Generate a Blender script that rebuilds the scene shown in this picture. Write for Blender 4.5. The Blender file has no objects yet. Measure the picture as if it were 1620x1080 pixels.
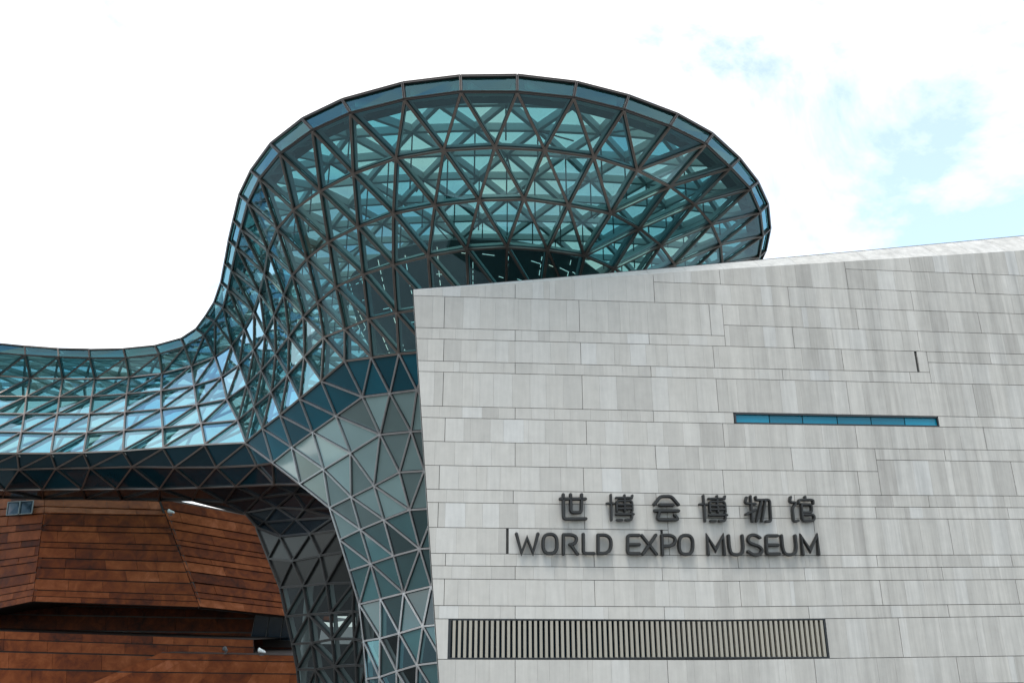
import bpy, bmesh, math, random
from mathutils import Vector, Matrix
from mathutils.geometry import delaunay_2d_cdt, intersect_point_line
random.seed(7)
rad = math.radians
sc = bpy.context.scene
COL = sc.collection

# ------------------------------------------------------------------ camera
CAMZ = 5.6                       # eye level on the raised terrace, above the plaza
F = 1300.0                       # focal length in px of a 1620 px wide frame
PITCH = rad(19.0)
cam_d = bpy.data.cameras.new('camera'); cam = bpy.data.objects.new('camera', cam_d); COL.objects.link(cam)
cam_d.sensor_width = 36.0; cam_d.lens = 36.0 * F / 1620.0
cam_d.clip_start = 0.1; cam_d.clip_end = 6000
cam.location = (0, 0, CAMZ); cam.rotation_euler = (rad(90) + PITCH, 0, 0)
sc.camera = cam

# ------------------------------------------------------------------ sky, sun, exposure
SUN_EL, SUN_AZ = rad(65), rad(-166)      # azimuth from +Y towards +X : high, veiled, from the left
w = bpy.data.worlds.new('World'); sc.world = w; w.use_nodes = True
nt = w.node_tree; nt.nodes.clear()
N = nt.nodes.new; L = nt.links.new
out = N('ShaderNodeOutputWorld')
sky = N('ShaderNodeTexSky'); sky.sky_type = 'NISHITA'; sky.sun_disc = False
sky.sun_elevation = SUN_EL; sky.sun_rotation = SUN_AZ; sky.dust_density = 0.6; sky.ozone_density = 1.6
bg1 = N('ShaderNodeBackground'); bg1.inputs[1].default_value = 0.15
skt = N('ShaderNodeMix'); skt.data_type = 'RGBA'; skt.blend_type = 'MULTIPLY'; skt.inputs[0].default_value = 1.0
skt.inputs[7].default_value = (0.82, 1.20, 1.32, 1)       # hazy cyan cast of the summer sky
L(sky.outputs[0], skt.inputs[6]); L(skt.outputs[2], bg1.inputs[0])
bg2 = N('ShaderNodeBackground'); bg2.inputs[0].default_value = (1.0, 0.992, 0.975, 1); bg2.inputs[1].default_value = 1.05
tc = N('ShaderNodeTexCoord')
mp = N('ShaderNodeMapping'); mp.inputs['Location'].default_value = (-9.3166, -15.0226, -0.7199); mp.inputs['Scale'].default_value = (1, 1, 1.5)
L(tc.outputs['Generated'], mp.inputs[0])
no = N('ShaderNodeTexNoise'); no.inputs['Scale'].default_value = 2.7; no.inputs['Detail'].default_value = 8
no.inputs['Roughness'].default_value = 0.6; no.inputs['Distortion'].default_value = 0.5
L(mp.outputs[0], no.inputs['Vector'])
rp = N('ShaderNodeValToRGB'); rp.color_ramp.elements[0].position = 0.38; rp.color_ramp.elements[1].position = 0.60
rp.color_ramp.elements[0].color = (0.29, 0.29, 0.29, 1)
L(no.outputs['Fac'], rp.inputs[0])
mx = N('ShaderNodeMixShader'); L(rp.outputs[0], mx.inputs[0]); L(bg1.outputs[0], mx.inputs[1]); L(bg2.outputs[0], mx.inputs[2])
L(mx.outputs[0], out.inputs[0])
SKY_MAP = mp

sd = bpy.data.lights.new('sun', 'SUN'); sd.energy = 1.3; sd.angle = rad(22); sd.color = (1.0, 0.96, 0.90)
sun = bpy.data.objects.new('sun', sd); COL.objects.link(sun)
sdir = Vector((math.sin(SUN_AZ) * math.cos(SUN_EL), math.cos(SUN_AZ) * math.cos(SUN_EL), math.sin(SUN_EL)))
sun.rotation_euler = (-sdir).to_track_quat('-Z', 'Y').to_euler()
sun.location = sdir * 200
sc.view_settings.view_transform = 'Standard'; sc.view_settings.look = 'None'
sc.view_settings.exposure = 0.80; sc.view_settings.gamma = 1.0
sc.cycles.transparent_max_bounces = 24; sc.cycles.max_bounces = 12
sc.cycles.use_denoising = True

# ------------------------------------------------------------------ projection helpers
CP, SP = math.cos(PITCH), math.sin(PITCH)
def ray(px, py):
    a = (px - 810.0) / F; b = (540.0 - py) / F
    return Vector((a, CP - SP * b, SP + CP * b))
def atY(px, py, Y):
    d = ray(px, py); t = Y / d.y
    return Vector((d.x * t, Y, CAMZ + d.z * t))
def atZ(px, py, z):              # z above the eye
    d = ray(px, py); t = z / d.z
    return Vector((d.x * t, d.y * t, CAMZ + z))
def topx(p):
    x, y, z = p.x, p.y, p.z - CAMZ
    d = CP * y + SP * z
    return (810 + F * x / d, 540 - F * (CP * z - SP * y) / d)

# ------------------------------------------------------------------ object helpers
def link(o, parent=None):
    COL.objects.link(o)
    if parent is not None: o.parent = parent
    return o
def tag(o, label=None, cat=None, group=None, kind=None):
    if label: o['label'] = label
    if cat: o['category'] = cat
    if group: o['group'] = group
    if kind: o['kind'] = kind
    return o
def empty(name, label, cat, group=None):
    return tag(link(bpy.data.objects.new(name, None)), label, cat, group)
def mesh_obj(name, verts, faces, mat, parent=None, tone=None, smooth=False):
    me = bpy.data.meshes.new(name); me.from_pydata([tuple(v) for v in verts], [], faces); me.update()
    me.materials.append(mat)
    if tone is not None:
        at = me.attributes.new('tone', 'FLOAT', 'FACE')
        vals = tone if isinstance(tone, list) else [tone] * len(faces)
        at.data.foreach_set('value', vals)
    if smooth: me.shade_smooth()
    return link(bpy.data.objects.new(name, me), parent)
class MB:
    def __init__(s): s.v = []; s.f = []; s.t = []
    def add(s, v, f, t=0.5):
        n = len(s.v); s.v += [Vector(p) for p in v]; s.f += [tuple(i + n for i in q) for q in f]; s.t += [t] * len(f)
    def box(s, o, ax, ay, az, t=0.5):     # o corner, three edge vectors
        v = [o, o + ax, o + ax + ay, o + ay, o + az, o + ax + az, o + ax + ay + az, o + ay + az]
        s.add(v, [(3, 2, 1, 0), (4, 5, 6, 7), (0, 1, 5, 4), (1, 2, 6, 5), (2, 3, 7, 6), (3, 0, 4, 7)], t)
    def build(s, name, mat, parent=None, smooth=False):
        return mesh_obj(name, s.v, s.f, mat, parent, s.t, smooth)
def bar_geo(a, b, n, wd, dp, off=0.0):
    """rectangular bar a-b; n outward; from off to off+dp along n"""
    d = (b - a).normalized(); s = d.cross(n).normalized(); m = s.cross(d)
    v = []
    for p in (a, b):
        for su, h in ((-.5, 0), (.5, 0), (.5, 1), (-.5, 1)):
            v.append(p + s * (su * wd) + m * (off + h * dp))
    return v, [(0, 1, 5, 4), (1, 2, 6, 5), (2, 3, 7, 6), (3, 0, 4, 7), (3, 2, 1, 0), (4, 5, 6, 7)]
def mullion_geo(a, b, n, wd=0.15, dp=0.11):
    d = (b - a).normalized(); s = d.cross(n).normalized(); m = s.cross(d)
    prof = [(-.5, -.03), (-.5, dp), (-.15, dp), (-.15, dp * .45), (.15, dp * .45), (.15, dp), (.5, dp), (.5, -.03)]
    v = [p + s * (x * wd) + m * y for p in (a, b) for x, y in prof]
    f = [(i, i + 1, i + 9, i + 8) for i in range(7)]
    return v, f
def tube_geo(pts, r, seg=8):
    v = []; f = []
    for i, p in enumerate(pts):
        d = (pts[min(i + 1, len(pts) - 1)] - pts[max(i - 1, 0)]).normalized()
        u = d.orthogonal().normalized(); q = d.cross(u)
        for k in range(seg):
            a = 2 * math.pi * k / seg; v.append(p + (u * math.cos(a) + q * math.sin(a)) * r)
    for i in range(len(pts) - 1):
        for k in range(seg):
            f.append((i * seg + k, i * seg + (k + 1) % seg, (i + 1) * seg + (k + 1) % seg, (i + 1) * seg + k))
    return v, f

# ------------------------------------------------------------------ materials
def mat_new(name):
    m = bpy.data.materials.new(name); m.use_nodes = True; m.node_tree.nodes.clear()
    return m, m.node_tree.nodes.new, m.node_tree.links.new
def pbr(name, col, rough=0.5, metal=0.0, spec=0.5, coat=0.0, noise=0.0, nscale=3.0, tonevar=0.0, bump=0.0, bscale=40.0, tilt=0.0):
    m, n, l = mat_new(name)
    o = n('ShaderNodeOutputMaterial'); b = n('ShaderNodeBsdfPrincipled'); l(b.outputs[0], o.inputs[0])
    b.inputs['Base Color'].default_value = (*col, 1); b.inputs['Roughness'].default_value = rough
    b.inputs['Metallic'].default_value = metal; b.inputs['Specular IOR Level'].default_value = spec
    b.inputs['Coat Weight'].default_value = coat; b.inputs['Coat Roughness'].default_value = 0.03
    if noise or tonevar:
        tcn = n('ShaderNodeTexCoord'); nz = n('ShaderNodeTexNoise'); nz.inputs['Scale'].default_value = nscale
        nz.inputs['Detail'].default_value = 6; l(tcn.outputs['Object'], nz.inputs['Vector'])
        m1 = n('ShaderNodeMath'); m1.operation = 'MULTIPLY_ADD'; l(nz.outputs[0], m1.inputs[0])
        m1.inputs[1].default_value = 2 * noise; m1.inputs[2].default_value = 1 - noise
        at = n('ShaderNodeAttribute'); at.attribute_name = 'tone'
        m2 = n('ShaderNodeMath'); m2.operation = 'MULTIPLY_ADD'; l(at.outputs['Fac'], m2.inputs[0])
        m2.inputs[1].default_value = 2 * tonevar; m2.inputs[2].default_value = 1 - tonevar
        m3 = n('ShaderNodeMath'); m3.operation = 'MULTIPLY'; l(m1.outputs[0], m3.inputs[0]); l(m2.outputs[0], m3.inputs[1])
        vm = n('ShaderNodeVectorMath'); vm.operation = 'SCALE'; vm.inputs[0].default_value = col
        l(m3.outputs[0], vm.inputs['Scale']); l(vm.outputs[0], b.inputs['Base Color'])
    if bump:
        tcn = n('ShaderNodeTexCoord'); nz = n('ShaderNodeTexNoise'); nz.inputs['Scale'].default_value = bscale
        nz.inputs['Detail'].default_value = 4; l(tcn.outputs['Object'], nz.inputs['Vector'])
        bp = n('ShaderNodeBump'); bp.inputs['Strength'].default_value = bump; bp.inputs['Distance'].default_value = 0.02
        l(nz.outputs[0], bp.inputs['Height']); l(bp.outputs[0], b.inputs['Normal'])
    if tilt:
        at = n('ShaderNodeAttribute'); at.attribute_name = 'tone'
        wn = n('ShaderNodeTexWhiteNoise'); wn.noise_dimensions = '1D'; l(at.outputs['Fac'], wn.inputs['W'])
        s0 = n('ShaderNodeVectorMath'); s0.operation = 'SUBTRACT'; l(wn.outputs['Color'], s0.inputs[0]); s0.inputs[1].default_value = (.5, .5, .5)
        s1 = n('ShaderNodeVectorMath'); s1.operation = 'SCALE'; l(s0.outputs[0], s1.inputs[0]); s1.inputs['Scale'].default_value = tilt
        ge = n('ShaderNodeNewGeometry'); s2 = n('ShaderNodeVectorMath'); s2.operation = 'ADD'; l(ge.outputs['Normal'], s2.inputs[0]); l(s1.outputs[0], s2.inputs[1])
        s3 = n('ShaderNodeVectorMath'); s3.operation = 'NORMALIZE'; l(s2.outputs[0], s3.inputs[0]); l(s3.outputs[0], b.inputs['Normal'])
    return m
def glass(name, tint, base=0.07, top=0.95, refl=(0.9, 0.97, 1.0), rough=0.02, wave=0.0, haze=0.0, hazecol=(0.10, 0.19, 0.19), power=4.0, tilt=0.0, tint2=None):
    """tinted coated pane: see-through body, mirror coat, a diffuse film painting in reflected haze; each pane tilts a hair differently"""
    m, n, l = mat_new(name)
    o = n('ShaderNodeOutputMaterial'); mix = n('ShaderNodeMixShader'); l(mix.outputs[0], o.inputs[0])
    t = n('ShaderNodeBsdfTransparent'); t.inputs[0].default_value = (*tint, 1)
    g = n('ShaderNodeBsdfGlossy'); g.inputs['Color'].default_value = (*refl, 1); g.inputs['Roughness'].default_value = rough
    lw = n('ShaderNodeLayerWeight'); lw.inputs[0].default_value = 0.5
    p = n('ShaderNodeMath'); p.operation = 'POWER'; p.inputs[1].default_value = power; l(lw.outputs['Facing'], p.inputs[0])
    ma = n('ShaderNodeMath'); ma.operation = 'MULTIPLY_ADD'; ma.inputs[1].default_value = top - base; ma.inputs[2].default_value = base
    l(p.outputs[0], ma.inputs[0]); l(ma.outputs[0], mix.inputs[0]); l(g.outputs[0], mix.inputs[2])
    at = n('ShaderNodeAttribute'); at.attribute_name = 'tone'
    if tint2:                                  # batches of glass differ slightly in tint
        tm = n('ShaderNodeMix'); tm.data_type = 'RGBA'; l(at.outputs['Fac'], tm.inputs[0])
        tm.inputs[6].default_value = (*tint, 1); tm.inputs[7].default_value = (*tint2, 1); l(tm.outputs[2], t.inputs[0])
    if haze:  # diffuse film puts the teal reflection haze into the pane colour
        d = n('ShaderNodeBsdfDiffuse'); d.inputs[0].default_value = (*hazecol, 1)
        tr = n('ShaderNodeBsdfTranslucent'); tr.inputs[0].default_value = (*hazecol, 1)
        ds = n('ShaderNodeMixShader'); ds.inputs[0].default_value = 0.5; l(d.outputs[0], ds.inputs[1]); l(tr.outputs[0], ds.inputs[2])
        tcn = n('ShaderNodeTexCoord'); nz = n('ShaderNodeTexNoise'); nz.inputs['Scale'].default_value = 0.9; nz.inputs['Detail'].default_value = 5
        l(tcn.outputs['Object'], nz.inputs['Vector'])
        q = n('ShaderNodeMath'); q.operation = 'ADD'; l(nz.outputs[0], q.inputs[0]); l(at.outputs['Fac'], q.inputs[1])
        q2 = n('ShaderNodeMath'); q2.operation = 'MULTIPLY'; l(q.outputs[0], q2.inputs[0]); q2.inputs[1].default_value = haze
        dm = n('ShaderNodeMixShader'); l(q2.outputs[0], dm.inputs[0]); l(t.outputs[0], dm.inputs[1]); l(ds.outputs[0], dm.inputs[2])
        l(dm.outputs[0], mix.inputs[1])
    else: l(t.outputs[0], mix.inputs[1])
    if tilt:
        wn = n('ShaderNodeTexWhiteNoise'); wn.noise_dimensions = '1D'; l(at.outputs['Fac'], wn.inputs['W'])
        s0 = n('ShaderNodeVectorMath'); s0.operation = 'SUBTRACT'; l(wn.outputs['Color'], s0.inputs[0]); s0.inputs[1].default_value = (.5, .5, .5)
        s1 = n('ShaderNodeVectorMath'); s1.operation = 'SCALE'; l(s0.outputs[0], s1.inputs[0]); s1.inputs['Scale'].default_value = tilt
        ge = n('ShaderNodeNewGeometry'); s2 = n('ShaderNodeVectorMath'); s2.operation = 'ADD'; l(ge.outputs['Normal'], s2.inputs[0]); l(s1.outputs[0], s2.inputs[1])
        s3 = n('ShaderNodeVectorMath'); s3.operation = 'NORMALIZE'; l(s2.outputs[0], s3.inputs[0])
        tcn = n('ShaderNodeTexCoord'); nz = n('ShaderNodeTexNoise'); nz.inputs['Scale'].default_value = 0.6
        l(tcn.outputs['Object'], nz.inputs['Vector'])
        bp = n('ShaderNodeBump'); bp.inputs['Strength'].default_value = wave; bp.inputs['Distance'].default_value = 0.1
        l(nz.outputs[0], bp.inputs['Height']); l(s3.outputs[0], bp.inputs['Normal']); l(bp.outputs[0], g.inputs['Normal'])
    return m

M = {}
M['clear'] = glass('clear_glass', (0.13, 0.41, 0.47), base=0.17, top=0.95, refl=(0.56, 0.86, 1.0), wave=0.08, haze=0.07, hazecol=(0.04, 0.18, 0.19), power=3.2, tilt=0.14, tint2=(0.34, 0.54, 0.50))
M['fascia'] = glass('fascia_glass', (0.22, 0.48, 0.48), base=0.10, top=0.9, refl=(0.42, 0.78, 0.9), wave=0.06, haze=0.10, hazecol=(0.03, 0.17, 0.16), power=4.0, tilt=0.08)
M['roofglass'] = glass('roof_glass', (0.52, 0.66, 0.67), base=0.06, top=0.6)
M['smoked'] = glass('smoked_glass', (0.30, 0.36, 0.36), base=0.04, top=0.6, haze=0.02, tilt=0.06, wave=.05, power=5)
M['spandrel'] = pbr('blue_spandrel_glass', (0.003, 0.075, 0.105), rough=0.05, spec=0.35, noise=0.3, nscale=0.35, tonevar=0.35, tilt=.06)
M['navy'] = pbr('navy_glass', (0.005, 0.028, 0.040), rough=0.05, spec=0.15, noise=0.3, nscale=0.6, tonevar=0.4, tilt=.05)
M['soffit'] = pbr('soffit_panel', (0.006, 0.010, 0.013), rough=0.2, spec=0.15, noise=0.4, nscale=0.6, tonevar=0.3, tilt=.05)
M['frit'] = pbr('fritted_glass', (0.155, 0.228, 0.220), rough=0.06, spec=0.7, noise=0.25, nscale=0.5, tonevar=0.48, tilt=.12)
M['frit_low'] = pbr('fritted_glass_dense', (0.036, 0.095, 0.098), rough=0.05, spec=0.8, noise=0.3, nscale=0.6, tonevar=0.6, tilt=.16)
M['shadefrit'] = pbr('fritted_panel_shaded', (0.012, 0.0132, 0.012), rough=0.3, spec=0.2, noise=0.2, nscale=0.7, tonevar=0.2)  # near-black base carries the shade of the leg's left face
M['mullion'] = pbr('mullion_metal', (0.30, 0.26, 0.235), rough=0.36, metal=0.85, noise=0.15, nscale=2)
M['litmul'] = pbr('mullion_lit', (0.52, 0.505, 0.50), rough=0.36, metal=0.85, noise=0.12, nscale=2)  # mullion metal made lighter to carry the sky light on the leg
M['steel'] = pbr('painted_steel', (0.42, 0.43, 0.41), rough=0.55, noise=0.1, nscale=1)
M['gutter'] = pbr('gutter_metal', (0.16, 0.17, 0.165), rough=0.5, noise=.3, nscale=1.5)
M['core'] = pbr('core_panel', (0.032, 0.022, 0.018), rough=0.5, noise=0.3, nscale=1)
M['shademul'] = pbr('mullion_shaded', (0.03, 0.028, 0.026), rough=0.4, metal=0.3)  # mullion metal darkened to stand in for shade on underside and leg
M['rimmul'] = pbr('mullion_rim', (0.075, 0.066, 0.06), rough=0.4, metal=0.5, noise=0.15, nscale=2)
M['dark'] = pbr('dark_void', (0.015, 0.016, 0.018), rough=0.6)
M['frame'] = pbr('black_frame', (0.012, 0.014, 0.016), rough=0.4)
M['teal'] = pbr('teal_glass', (0.003, 0.165, 0.245), rough=0.05, spec=0.3, noise=0.2, nscale=0.8, tonevar=0.25, tilt=.04)
M['nightglass'] = pbr('dark_blue_glass', (0.008, 0.022, 0.036), rough=0.08, spec=0.2)
M['slat'] = pbr('beige_slat', (0.30, 0.277, 0.225), rough=0.5, noise=0.05, nscale=2, tonevar=0.05)
M['letter'] = pbr('letter_metal', (0.022, 0.022, 0.021), rough=0.45, metal=0.1, spec=.35, noise=0.1, nscale=8)
M['lampwhite'] = pbr('lamp_housing', (0.6, 0.6, 0.58), rough=0.4)
M['lampdark'] = pbr('lamp_bracket', (0.05, 0.05, 0.05), rough=0.5)
m, n, l = mat_new('light_strip'); o = n('ShaderNodeOutputMaterial'); e = n('ShaderNodeEmission'); e.inputs[1].default_value = 1.0
e.inputs[0].default_value = (1, 0.97, 0.92, 1); l(e.outputs[0], o.inputs[0]); M['strip'] = m

def stone_mat():
    m, n, l = mat_new('limestone'); o = n('ShaderNodeOutputMaterial'); b = n('ShaderNodeBsdfPrincipled'); l(b.outputs[0], o.inputs[0])
    b.inputs['Roughness'].default_value = 0.75; b.inputs['Specular IOR Level'].default_value = 0.3
    tcn = n('ShaderNodeTexCoord')
    at = n('ShaderNodeAttribute'); at.attribute_name = 'tone'
    r = n('ShaderNodeValToRGB'); cr = r.color_ramp
    cr.elements[0].position = 0; cr.elements[0].color = (0.365, 0.348, 0.318, 1)
    cr.elements[1].position = 1; cr.elements[1].color = (0.50, 0.492, 0.465, 1)
    for p, c in ((0.3, (0.418, 0.401, 0.366)), (0.5, (0.452, 0.433, 0.394)), (0.75, (0.474, 0.458, 0.422))):
        q = cr.elements.new(p); q.color = (*c, 1)
    l(at.outputs['Fac'], r.inputs[0])
    # fine vertical veining + clouds
    mpn = n('ShaderNodeMapping'); mpn.inputs['Scale'].default_value = (9, 9, 0.8); l(tcn.outputs['Object'], mpn.inputs[0])
    z1 = n('ShaderNodeTexNoise'); z1.inputs['Scale'].default_value = 1.0; z1.inputs['Detail'].default_value = 6; l(mpn.outputs[0], z1.inputs['Vector'])
    z2 = n('ShaderNodeTexNoise'); z2.inputs['Scale'].default_value = 2.2; z2.inputs['Detail'].default_value = 8; z2.inputs['Roughness'].default_value = 0.65
    l(tcn.outputs['Object'], z2.inputs['Vector'])
    # rain streaks
    mp3 = n('ShaderNodeMapping'); mp3.inputs['Scale'].default_value = (2.2, 2.2, 0.10); l(tcn.outputs['Object'], mp3.inputs[0])
    z3 = n('ShaderNodeTexNoise'); z3.inputs['Scale'].default_value = 1.0; z3.inputs['Detail'].default_value = 7; z3.inputs['Roughness'].default_value = 0.7
    l(mp3.outputs[0], z3.inputs['Vector'])
    def ma(src, k, c):
        x = n('ShaderNodeMath'); x.operation = 'MULTIPLY_ADD'; l(src, x.inputs[0]); x.inputs[1].default_value = k; x.inputs[2].default_value = c; return x.outputs[0]
    s1 = ma(z1.outputs[0], 0.22, 0.89); s2 = ma(z2.outputs[0], 0.26, 0.87)
    rs = n('ShaderNodeMapRange'); l(z3.outputs[0], rs.inputs[0]); rs.inputs[1].default_value = 0.38; rs.inputs[2].default_value = 0.76
    rs.inputs[3].default_value = 1.0; rs.inputs[4].default_value = 0.58
    # streaks grow towards the weathered right end of the facade
    sx = n('ShaderNodeSeparateXYZ'); l(tcn.outputs['Object'], sx.inputs[0])
    wr = n('ShaderNodeMapRange'); l(sx.outputs[0], wr.inputs[0]); wr.inputs[1].default_value = 3.0; wr.inputs[2].default_value = 15.0
    wr.inputs[3].default_value = 0.15; wr.inputs[4].default_value = 1.0
    mxs = n('ShaderNodeMix'); mxs.data_type = 'FLOAT'; l(wr.outputs[0], mxs.inputs[0]); mxs.inputs[2].default_value = 1.0; l(rs.outputs[0], mxs.inputs[3])
    a = n('ShaderNodeMath'); a.operation = 'MULTIPLY'; l(s1, a.inputs[0]); l(s2, a.inputs[1])
    c = n('ShaderNodeMath'); c.operation = 'MULTIPLY'; l(a.outputs[0], c.inputs[0]); l(mxs.outputs[0], c.inputs[1])
    vm = n('ShaderNodeVectorMath'); vm.operation = 'SCALE'; l(r.outputs[0], vm.inputs[0]); l(c.outputs[0], vm.inputs['Scale'])
    l(vm.outputs[0], b.inputs['Base Color'])
    bp = n('ShaderNodeBump'); bp.inputs['Strength'].default_value = 0.15; bp.inputs['Distance'].default_value = 0.01
    l(z2.outputs[0], bp.inputs['Height']); l(bp.outputs[0], b.inputs['Normal'])
    return m
M['stone'] = stone_mat()
M['joint'] = pbr('joint_backing', (0.035, 0.034, 0.032), rough=0.9)
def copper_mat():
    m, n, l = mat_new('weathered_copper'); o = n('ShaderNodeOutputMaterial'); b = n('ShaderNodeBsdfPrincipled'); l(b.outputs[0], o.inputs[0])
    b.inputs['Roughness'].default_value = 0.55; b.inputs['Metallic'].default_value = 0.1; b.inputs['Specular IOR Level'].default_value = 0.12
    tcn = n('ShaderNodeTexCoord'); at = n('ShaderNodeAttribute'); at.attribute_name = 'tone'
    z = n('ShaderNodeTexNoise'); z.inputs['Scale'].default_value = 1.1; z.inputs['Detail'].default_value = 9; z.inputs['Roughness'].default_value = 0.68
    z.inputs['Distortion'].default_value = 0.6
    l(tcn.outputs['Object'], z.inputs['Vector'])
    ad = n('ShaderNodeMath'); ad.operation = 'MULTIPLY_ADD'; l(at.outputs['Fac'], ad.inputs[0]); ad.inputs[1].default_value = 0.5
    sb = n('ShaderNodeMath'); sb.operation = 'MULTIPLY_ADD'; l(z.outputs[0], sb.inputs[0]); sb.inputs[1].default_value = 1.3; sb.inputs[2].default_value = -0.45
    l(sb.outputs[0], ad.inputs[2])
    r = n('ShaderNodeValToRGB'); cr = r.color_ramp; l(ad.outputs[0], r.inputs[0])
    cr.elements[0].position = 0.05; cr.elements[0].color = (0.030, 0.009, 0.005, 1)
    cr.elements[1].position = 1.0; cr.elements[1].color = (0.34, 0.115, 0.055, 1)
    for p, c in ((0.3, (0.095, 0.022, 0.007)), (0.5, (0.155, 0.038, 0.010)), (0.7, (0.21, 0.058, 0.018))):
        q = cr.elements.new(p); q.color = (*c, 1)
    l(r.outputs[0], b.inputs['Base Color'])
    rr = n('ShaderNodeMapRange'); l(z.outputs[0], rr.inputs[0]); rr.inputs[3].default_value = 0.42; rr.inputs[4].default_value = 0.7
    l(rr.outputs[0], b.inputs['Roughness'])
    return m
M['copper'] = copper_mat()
M['ground'] = pbr('granite_paving', (0.13, 0.128, 0.122), rough=0.85, noise=0.2, nscale=0.3)

# ================================================================== THE SETTING
g = mesh_obj('ground', [(-1500, -1500, 0), (1500, -1500, 0), (1500, 2500, 0), (-1500, 2500, 0)], [(0, 1, 2, 3)], M['ground'])
tag(g, kind='structure', label='grey paved plaza around the museum', cat='ground')

# ================================================================== STONE WING
TH = rad(5.5)
WU = Vector((math.cos(TH), math.sin(TH), 0)); WN = Vector((math.sin(TH), -math.cos(TH), 0))   # WN towards the viewer
W0 = atY(653.7, 458.8, 30.5)
WO = Vector((W0.x, W0.y, 0))
def wall_uz(px, py, off=0.0):
    d = ray(px, py); c = Vector((0, 0, CAMZ))
    t = (WO + WN * off - c).dot(WN) / d.dot(WN)
    p = c + d * t
    return ((p - WO).dot(WU), p.z)
def wp(u, z, off=0.0): return WO + WU * u + Vector((0, 0, z)) + WN * off
class Line:
    def __init__(s, *pts): s.p = [wall_uz(*q) for q in pts]
    def __call__(s, u):
        p = s.p
        for i in range(len(p) - 1):
            if u <= p[i + 1][0] or i == len(p) - 2:
                a, b = p[i], p[i + 1]; return a[1] + (b[1] - a[1]) * (u - a[0]) / (b[0] - a[0])
def full(a, b, c): return Line((670, a), (1130, b), (1620, c))
LN = dict(T=Line((653.7, 458.8), (1130, 426.7), (1620, 396)), A=Line((1034, 446), (1120, 449), (1620, 466.6)), r1=Line((1342, 425.6), (1620, 436)),
    B=full(467.8, 481, 496.5), l2=Line((657, 517.8), (1148, 531)), r4=Line((1148, 514), (1620, 529)), C=full(535.5, 547, 560),
    D=full(570.3, 581.5, 592), r6=Line((1469, 573), (1620, 577.4)), E=full(587.4, 598.5, 609), F=full(641.5, 651.6, 660.7), G=full(659.8, 669.2, 677),
    H=full(697.4, 706.3, 712), I=full(735.3, 742.8, 748), r12=Line((1389, 727), (1620, 730)), J=full(773, 781.5, 784), K=full(794, 799.8, 802.6),
    l12=Line((678, 833.5), (1057, 838)), r16=Line((1058, 819), (1620, 820.7)), L=full(874.5, 878.2, 877), M=full(894, 898.2, 896), N=full(914.8, 918.7, 916),
    O=full(957, 959.5, 954.6), P=full(978, 980, 974), Q=full(1042, 1043, 1036.6), R=full(1085, 1085.5, 1079), S=full(1104, 1104, 1098), U=full(1150, 1150, 1144), V=full(1196, 1195, 1190))
UL_T, ZL_T = wall_uz(653.7, 458.8); UL_B, ZL_B = wall_uz(695, 1080)
def uleft(z): return UL_T + (UL_B - UL_T) * (ZL_T - z) / (ZL_T - ZL_B)
UR = wall_uz(1620, 700)[0] + 9.0
def U(px, py): return wall_uz(px, py)[0]
LN['Z'] = lambda u: 0.0
# (upper, lower, px start, px end, panel-joint phase px, gaps[(px0,px1)])
courses = [('T', 'B', 0, 1034, 815, []), ('T', 'A', 1034, 1342, 1139, []), ('T', 'r1', 1342, 9999, 1440, []), ('r1', 'A', 1342, 9999, 1541, []),
    ('A', 'B', 1034, 9999, 1248, []), ('B', 'l2', 0, 1148, 703, []), ('B', 'r4', 1148, 9999, 1356, []), ('l2', 'C', 0, 1148, 815, []), ('r4', 'C', 1148, 9999, 1255, []),
    ('C', 'D', 0, 1471, 702, [(1449, 1452.5)]), ('C', 'r6', 1471, 9999, 1567, []), ('D', 'E', 0, 1471, 815, []), ('r6', 'E', 1471, 9999, 1650, []),
    ('E', 'F', 0, 9999, 701, []), ('F', 'G', 0, 9999, 815, [(1161, 1485)]), ('G', 'H', 0, 9999, 704, []), ('H', 'I', 0, 1389, 815, []), ('H', 'r12', 1389, 9999, 1495, []),
    ('I', 'J', 0, 1389, 695, []), ('r12', 'J', 1389, 9999, 1604, []), ('J', 'K', 0, 9999, 812, []), ('K', 'l12', 0, 1057, 693, []), ('l12', 'L', 0, 1057, 815, [(801, 804.5), (1046, 1049.5)]),
    ('K', 'r16', 1057, 9999, 1170, []), ('r16', 'L', 1057, 9999, 1290, []), ('L', 'M', 0, 9999, 940, []), ('M', 'N', 0, 9999, 815, []), ('N', 'O', 0, 9999, 941, []),
    ('O', 'P', 0, 9999, 815, []), ('P', 'Q', 0, 9999, 1425, [(709, 1309)]), ('Q', 'R', 0, 9999, 815, []), ('R', 'S', 0, 9999, 950, []), ('S', 'U', 0, 9999, 815, []), ('U', 'V', 0, 9999, 930, []), ('V', 'Z', 0, 9999, 815, [])]
wing = empty('stone_wing', 'pale limestone clad museum wing carrying the bilingual sign', 'building')
BD = 2.4
def uof(px, line):
    u = 10.0
    for _ in range(5): u += (px - topx(wp(u, line(u)))[0]) / 41.5
    return u
BRK = {1034: uof(1034, LN['A']), 1342: uof(1342, LN['A']), 1148: uof(1148, LN['C']), 1471: uof(1471, LN['D']), 1389: uof(1389, LN['I']), 1057: uof(1057, LN['l12'])}
TK = 0.06
slabs = []
rs = random.Random(11)
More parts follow.
